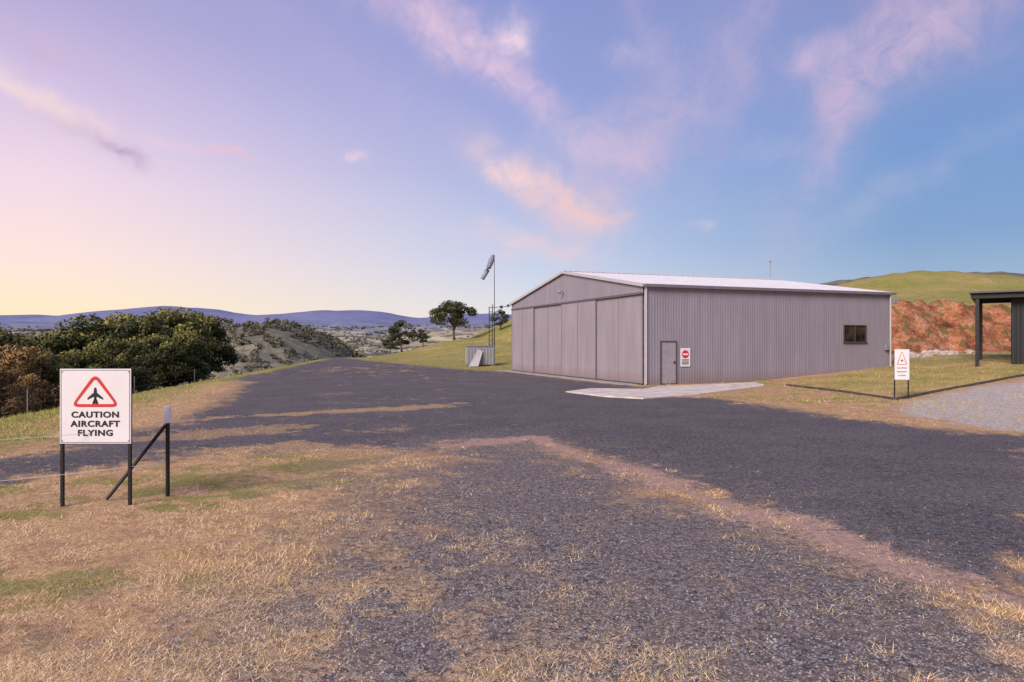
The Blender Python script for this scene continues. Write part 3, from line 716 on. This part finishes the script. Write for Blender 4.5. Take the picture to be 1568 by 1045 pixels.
# ---------------------------------------------------------------- grass blades
def blades(name,N,yr,dens,hgt,wid,mat,per=9,spread=0.05,lay=0.5,k0=-0.95,k1=0.95,wgrow=0.08,tshift=0.0):
    y=1.0/rng.uniform(1/yr[1],1/yr[0],N); x=y*rng.uniform(k0,k1,N)
    m=masks(x,y); pr=dens(m,x,y); k=rng.random(len(x))<pr; x=x[k];y=y[k]
    gr=m['green'][k]
    n=len(x); tt=np.repeat(gr*0.85+rng.normal(size=n)*0.12+tshift,per); sz=np.repeat(0.55+0.9*rng.random(n)**2,per)
    X_=np.repeat(x,per)+rng.normal(size=n*per)*spread; Y_=np.repeat(y,per)+rng.normal(size=n*per)*spread
    Z_=H(X_,Y_); a=rng.random(n*per)*6.283; ll=lay+rng.random(n*per)*0.9
    h=hgt*sz*(0.5+rng.random(n*per)); w=wid*(0.6+0.8*rng.random(n*per))*(0.6+wgrow*Y_)
    dx,dy=np.cos(a),np.sin(a); b0=rng.random(n*per)*6.283
    px,py=np.cos(b0)*w/2,np.sin(b0)*w/2
    v0=np.stack([X_-px,Y_-py,Z_-0.004],1); v1=np.stack([X_+px,Y_+py,Z_-0.004],1)
    v2=np.stack([X_+dx*h*ll,Y_+dy*h*ll,Z_+h*np.clip(1.1-ll*0.75,0.06,1)],1)
    V=np.stack([v0,v1,v2],1).reshape(-1,3); me=mesh_np(name,V,np.arange(len(V)).reshape(-1,3),[mat])
    tv=np.clip(tt+rng.normal(size=n*per)*0.13,0,1)
    at=me.attributes.new('tint','FLOAT','POINT'); at.data.foreach_set('value',np.repeat(tv,3).astype(np.float32))
    addobj(name,me); print(name,len(V)//3)
m_,t_,b_=newmat('grass_blades')
a_=t_.n('ShaderNodeAttribute',attribute_name='tint').outputs['Fac']
t_.put(b_.inputs['Base Color'],t_.ramp(a_,[(0.0,(0.88,0.68,0.45)),(0.22,(0.70,0.45,0.22)),(0.5,(0.50,0.42,0.14)),(1.0,(0.24,0.29,0.05))]))
b_.inputs['Roughness'].default_value=0.75; b_.inputs['Specular IOR Level'].default_value=0.2
grassm=m_
def dn(m,x,y):
    field=(1-m['asph'])*(1-m['worn'])*(1-m['dirt'])*(1-m['pale'])
    n=fbm(x,y,2.5,4,12.0)
    return np.clip(field*(0.10+0.85*sstep(0.42,0.58,n))+m['straw']*0.7*(1-m['pale'])*sstep(0.36,0.60,n),0,1)
blades('dry_grass',130000,(3.2,24),dn,0.044,0.0055,grassm,per=7,spread=0.04,lay=0.7,tshift=0.05)
def dn2(m,x,y):
    n=fbm(x,y,1.3,3,19.0)
    return np.clip((m['worn']+m['dirt']*0.3)*(0.06+0.6*sstep(0.40,0.66,n))*(0.28+0.72*sstep(2.0,-1.5,x)),0,1)
blades('straw_litter',150000,(3.2,14),dn2,0.034,0.004,grassm,per=4,spread=0.05,lay=1.2,tshift=0.04)
def dn3(m,x,y):
    n=fbm(x,y,1.2,4,31.0); return ((1-m['asph'])*(1-m['worn'])+0.05*m['worn']+0.12*m['dirt'])*sstep(0.54,0.66,n)
blades('grass_tufts',12000,(3.2,24),dn3,0.062,0.006,grassm,per=22,spread=0.05,lay=0.4,tshift=0.18)
def dn4(m,x,y): return np.clip((1-m['asph'])*m['green']+m['lawn']*0.9,0,1)
blades('verge_grass',60000,(14,75),dn4,0.10,0.010,grassm,per=4,spread=0.12,lay=0.2,wgrow=0.03,tshift=-0.05)
N=30000
y=1/rng.uniform(1/15,1/3.2,N); x=y*rng.uniform(-0.9,0.95,N); m=masks(x,y)
k=rng.random(N)<(m['worn']*0.8+m['asph']*0.2+m['dirt']*0.5); x=x[k];y=y[k]; n=len(x)
s=0.003+0.009*rng.random(n)**2.5; z=H(x,y)
oc=np.array([[1,0,0],[0,1,0],[-1,0,0],[0,-1,0],[0,0,0.8]],float)
jit=0.6+0.8*rng.random((n,5,3))
V=(np.stack([x,y,z],1)[:,None,:]+oc[None]*jit*s[:,None,None]).reshape(-1,3)
b5=(np.arange(n)*5)[:,None,None]; Fc=(b5+np.array([[0,1,4],[1,2,4],[2,3,4],[3,0,4]])[None]).reshape(-1,3)
addobj('loose_gravel',mesh_np('loose_gravel',V,Fc,[simple('gravel_stone',(0.36,0.32,0.30),0.9,0,0.5,9)]))
# ---------------------------------------------------------------- world
w=bpy.data.worlds.new('World'); scene.world=w; w.use_nodes=True
nt=w.node_tree; T=NT(nt); bgn=nt.nodes['Background']
SUN_EL=math.radians(32); SUN_AZ=math.radians(215)
D=T.n('ShaderNodeTexCoord').outputs['Generated']
sx=T.n('ShaderNodeSeparateXYZ'); T.put(sx.inputs[0],D)
el=T.math('ARCSINE',sx.outputs[2]); az=T.math('ARCTAN2',sx.outputs[0],sx.outputs[1])
def eu(px,py): return math.atan((px-CX)/F), math.atan((HY-py)/math.hypot(F,px-CX))
e01=T.math('DIVIDE',el,math.radians(90),clamp=True)
def P(d): return d/90.0
left=T.ramp(e01,[(0,lin((255,228,182))),(P(2.2),lin((255,231,196))),(P(6),lin((253,225,216))),(P(11.5),lin((240,214,228))),(P(17.5),lin((210,192,224))),(P(23),lin((180,169,212))),(P(38),lin((135,138,195))),(1,lin((95,105,170)))])
cen=T.ramp(e01,[(0,lin((234,222,216))),(P(2.5),lin((218,218,226))),(P(6.8),lin((190,202,228))),(P(14),lin((160,174,218))),(P(20),lin((144,158,212))),(P(27),lin((136,149,206))),(P(40),lin((110,125,190))),(1,lin((90,105,170)))])
rig=T.ramp(e01,[(0,lin((166,182,202))),(P(4),lin((146,172,201))),(P(8),lin((120,155,198))),(P(14),lin((112,149,202))),(P(20),lin((124,145,198))),(P(27),lin((134,141,192))),(P(40),lin((105,120,185))),(1,lin((85,100,165)))])
f1=T.rng(az,math.radians(-34),math.radians(2)); f2=T.rng(az,math.radians(2),math.radians(30))
sky=T.mix(f2,T.mix(f1,left,cen),rig)
big=T.n('ShaderNodeCombineXYZ'); T.put(big.inputs[0],az); T.put(big.inputs[1],el)
nA=T.n('ShaderNodeTexNoise'); T.put(nA.inputs['Vector'],big.outputs[0]); nA.inputs['Scale'].default_value=7; nA.inputs['Detail'].default_value=5; nA.inputs['Roughness'].default_value=0.6
sc=T.n('ShaderNodeSeparateColor'); T.put(sc.inputs[0],nA.outputs['Color'])
azd=T.math('ADD',az,T.math('MULTIPLY',T.math('SUBTRACT',sc.outputs[0],0.5),0.15))
eld=T.math('ADD',el,T.math('MULTIPLY',T.math('SUBTRACT',sc.outputs[1],0.5),0.09))
wis=T.noise(big.outputs[0],18,7,0.66,1.0)
wf=T.rng(wis,0.30,0.64,0.25,1.15)
clouds=[
 (700,60,120,36,38,0.7,(238,202,220)),(790,130,90,28,32,0.55,(228,194,218)),(782,48,42,26,20,0.85,(246,218,228)),(660,15,100,30,20,0.5,(230,196,218)),
 (795,268,85,24,24,0.9,(246,210,208)),(875,312,66,30,32,0.95,(250,204,192)),(905,332,34,18,30,0.5,(250,200,186)),(950,245,105,55,-38,0.7,(205,180,210)),
 (895,220,80,36,10,0.5,(228,198,214)),(815,382,90,16,10,0.65,(238,202,206)),(870,362,60,34,40,0.45,(222,194,208)),(760,350,40,12,20,0.3,(235,205,212)),
 (50,62,150,22,22,0.5,(205,178,205)),(45,140,120,22,24,0.7,(253,226,216)),(152,216,66,14,12,0.6,(180,154,190)),(170,224,40,7,8,0.45,(158,132,174)),(90,180,80,26,40,0.5,(228,202,212)),(260,215,50,8,5,0.35,(240,205,215)),
 (355,237,48,7,5,0.85,(236,190,206)),(540,237,15,8,5,0.8,(238,208,222)),
 (1310,130,210,46,-62,0.55,(216,184,208)),(1265,95,70,40,-20,0.55,(218,190,214)),(1440,30,180,65,-25,0.5,(212,182,206)),(1400,70,120,24,-50,0.35,(222,192,212)),
 (1130,70,190,32,-80,0.4,(188,172,208)),(1010,60,150,30,75,0.38,(184,172,210)),(1380,290,230,26,-28,0.3,(176,178,208)),(1180,235,50,24,0,0.35,(176,176,208)),
 (1080,337,18,7,0,0.8,(196,190,214)),(1010,170,160,60,-40,0.42,(190,176,208)),(560,110,220,45,30,0.18,(198,184,216)),(960,75,36,22,0,0.45,(205,190,216))]
for (px,py,ln,wd,an,st,cc) in clouds:
    u0,v0=eu(px,py); k=math.cos(u0)**2/F; kv=1/math.hypot(F,px-CX)*math.cos(v0)**2
    du=T.math('SUBTRACT',azd,u0); dv=T.math('SUBTRACT',eld,v0)
    ca,sa=math.cos(math.radians(an)),-math.sin(math.radians(an))
    p=T.math('ADD',T.math('MULTIPLY',du,ca/(ln*k)),T.math('MULTIPLY',dv,sa/(ln*kv)))
    q=T.math('ADD',T.math('MULTIPLY',du,-sa/(wd*k)),T.math('MULTIPLY',dv,ca/(wd*kv)))
    r2=T.math('ADD',T.math('MULTIPLY',p,p),T.math('MULTIPLY',q,q))
    g=T.math('POWER',0.3679,r2)
    g=T.math('MULTIPLY',T.math('MULTIPLY',g,wf),st,clamp=True)
    sky=T.mix(g,sky,lin(cc))
ns=T.n('ShaderNodeTexSky',sky_type='NISHITA'); ns.sun_disc=False; ns.sun_elevation=SUN_EL; ns.sun_rotation=SUN_AZ
nis=T.mix(1.0,ns.outputs[0],(0.012,0.010,0.010,1),'MULTIPLY')
fin=T.mix(1.0,sky,nis,'ADD')
T.put(bgn.inputs[0],fin); bgn.inputs[1].default_value=0.99
sl_=bpy.data.lights.new('sun','SUN'); sl_.energy=4.3; sl_.angle=math.radians(28); sl_.color=(1.0,0.88,0.77)
so=bpy.data.objects.new('sun',sl_); scene.collection.objects.link(so)
dvec=Vector((math.sin(SUN_AZ)*math.cos(SUN_EL),math.cos(SUN_AZ)*math.cos(SUN_EL),math.sin(SUN_EL)))
so.rotation_euler=dvec.to_track_quat('Z','Y').to_euler()
cd=bpy.data.cameras.new('camera'); cd.lens=36*F/1568; cd.sensor_width=36; cd.clip_end=20000; cd.clip_start=0.05
cd.shift_y=(HY-522.5)/1568
co=bpy.data.objects.new('camera',cd); scene.collection.objects.link(co); co.location=(0,0,CH); co.rotation_euler=(math.pi/2,0,0)
scene.camera=co
scene.view_settings.view_transform='Standard'; scene.view_settings.look='None'; scene.view_settings.exposure=0
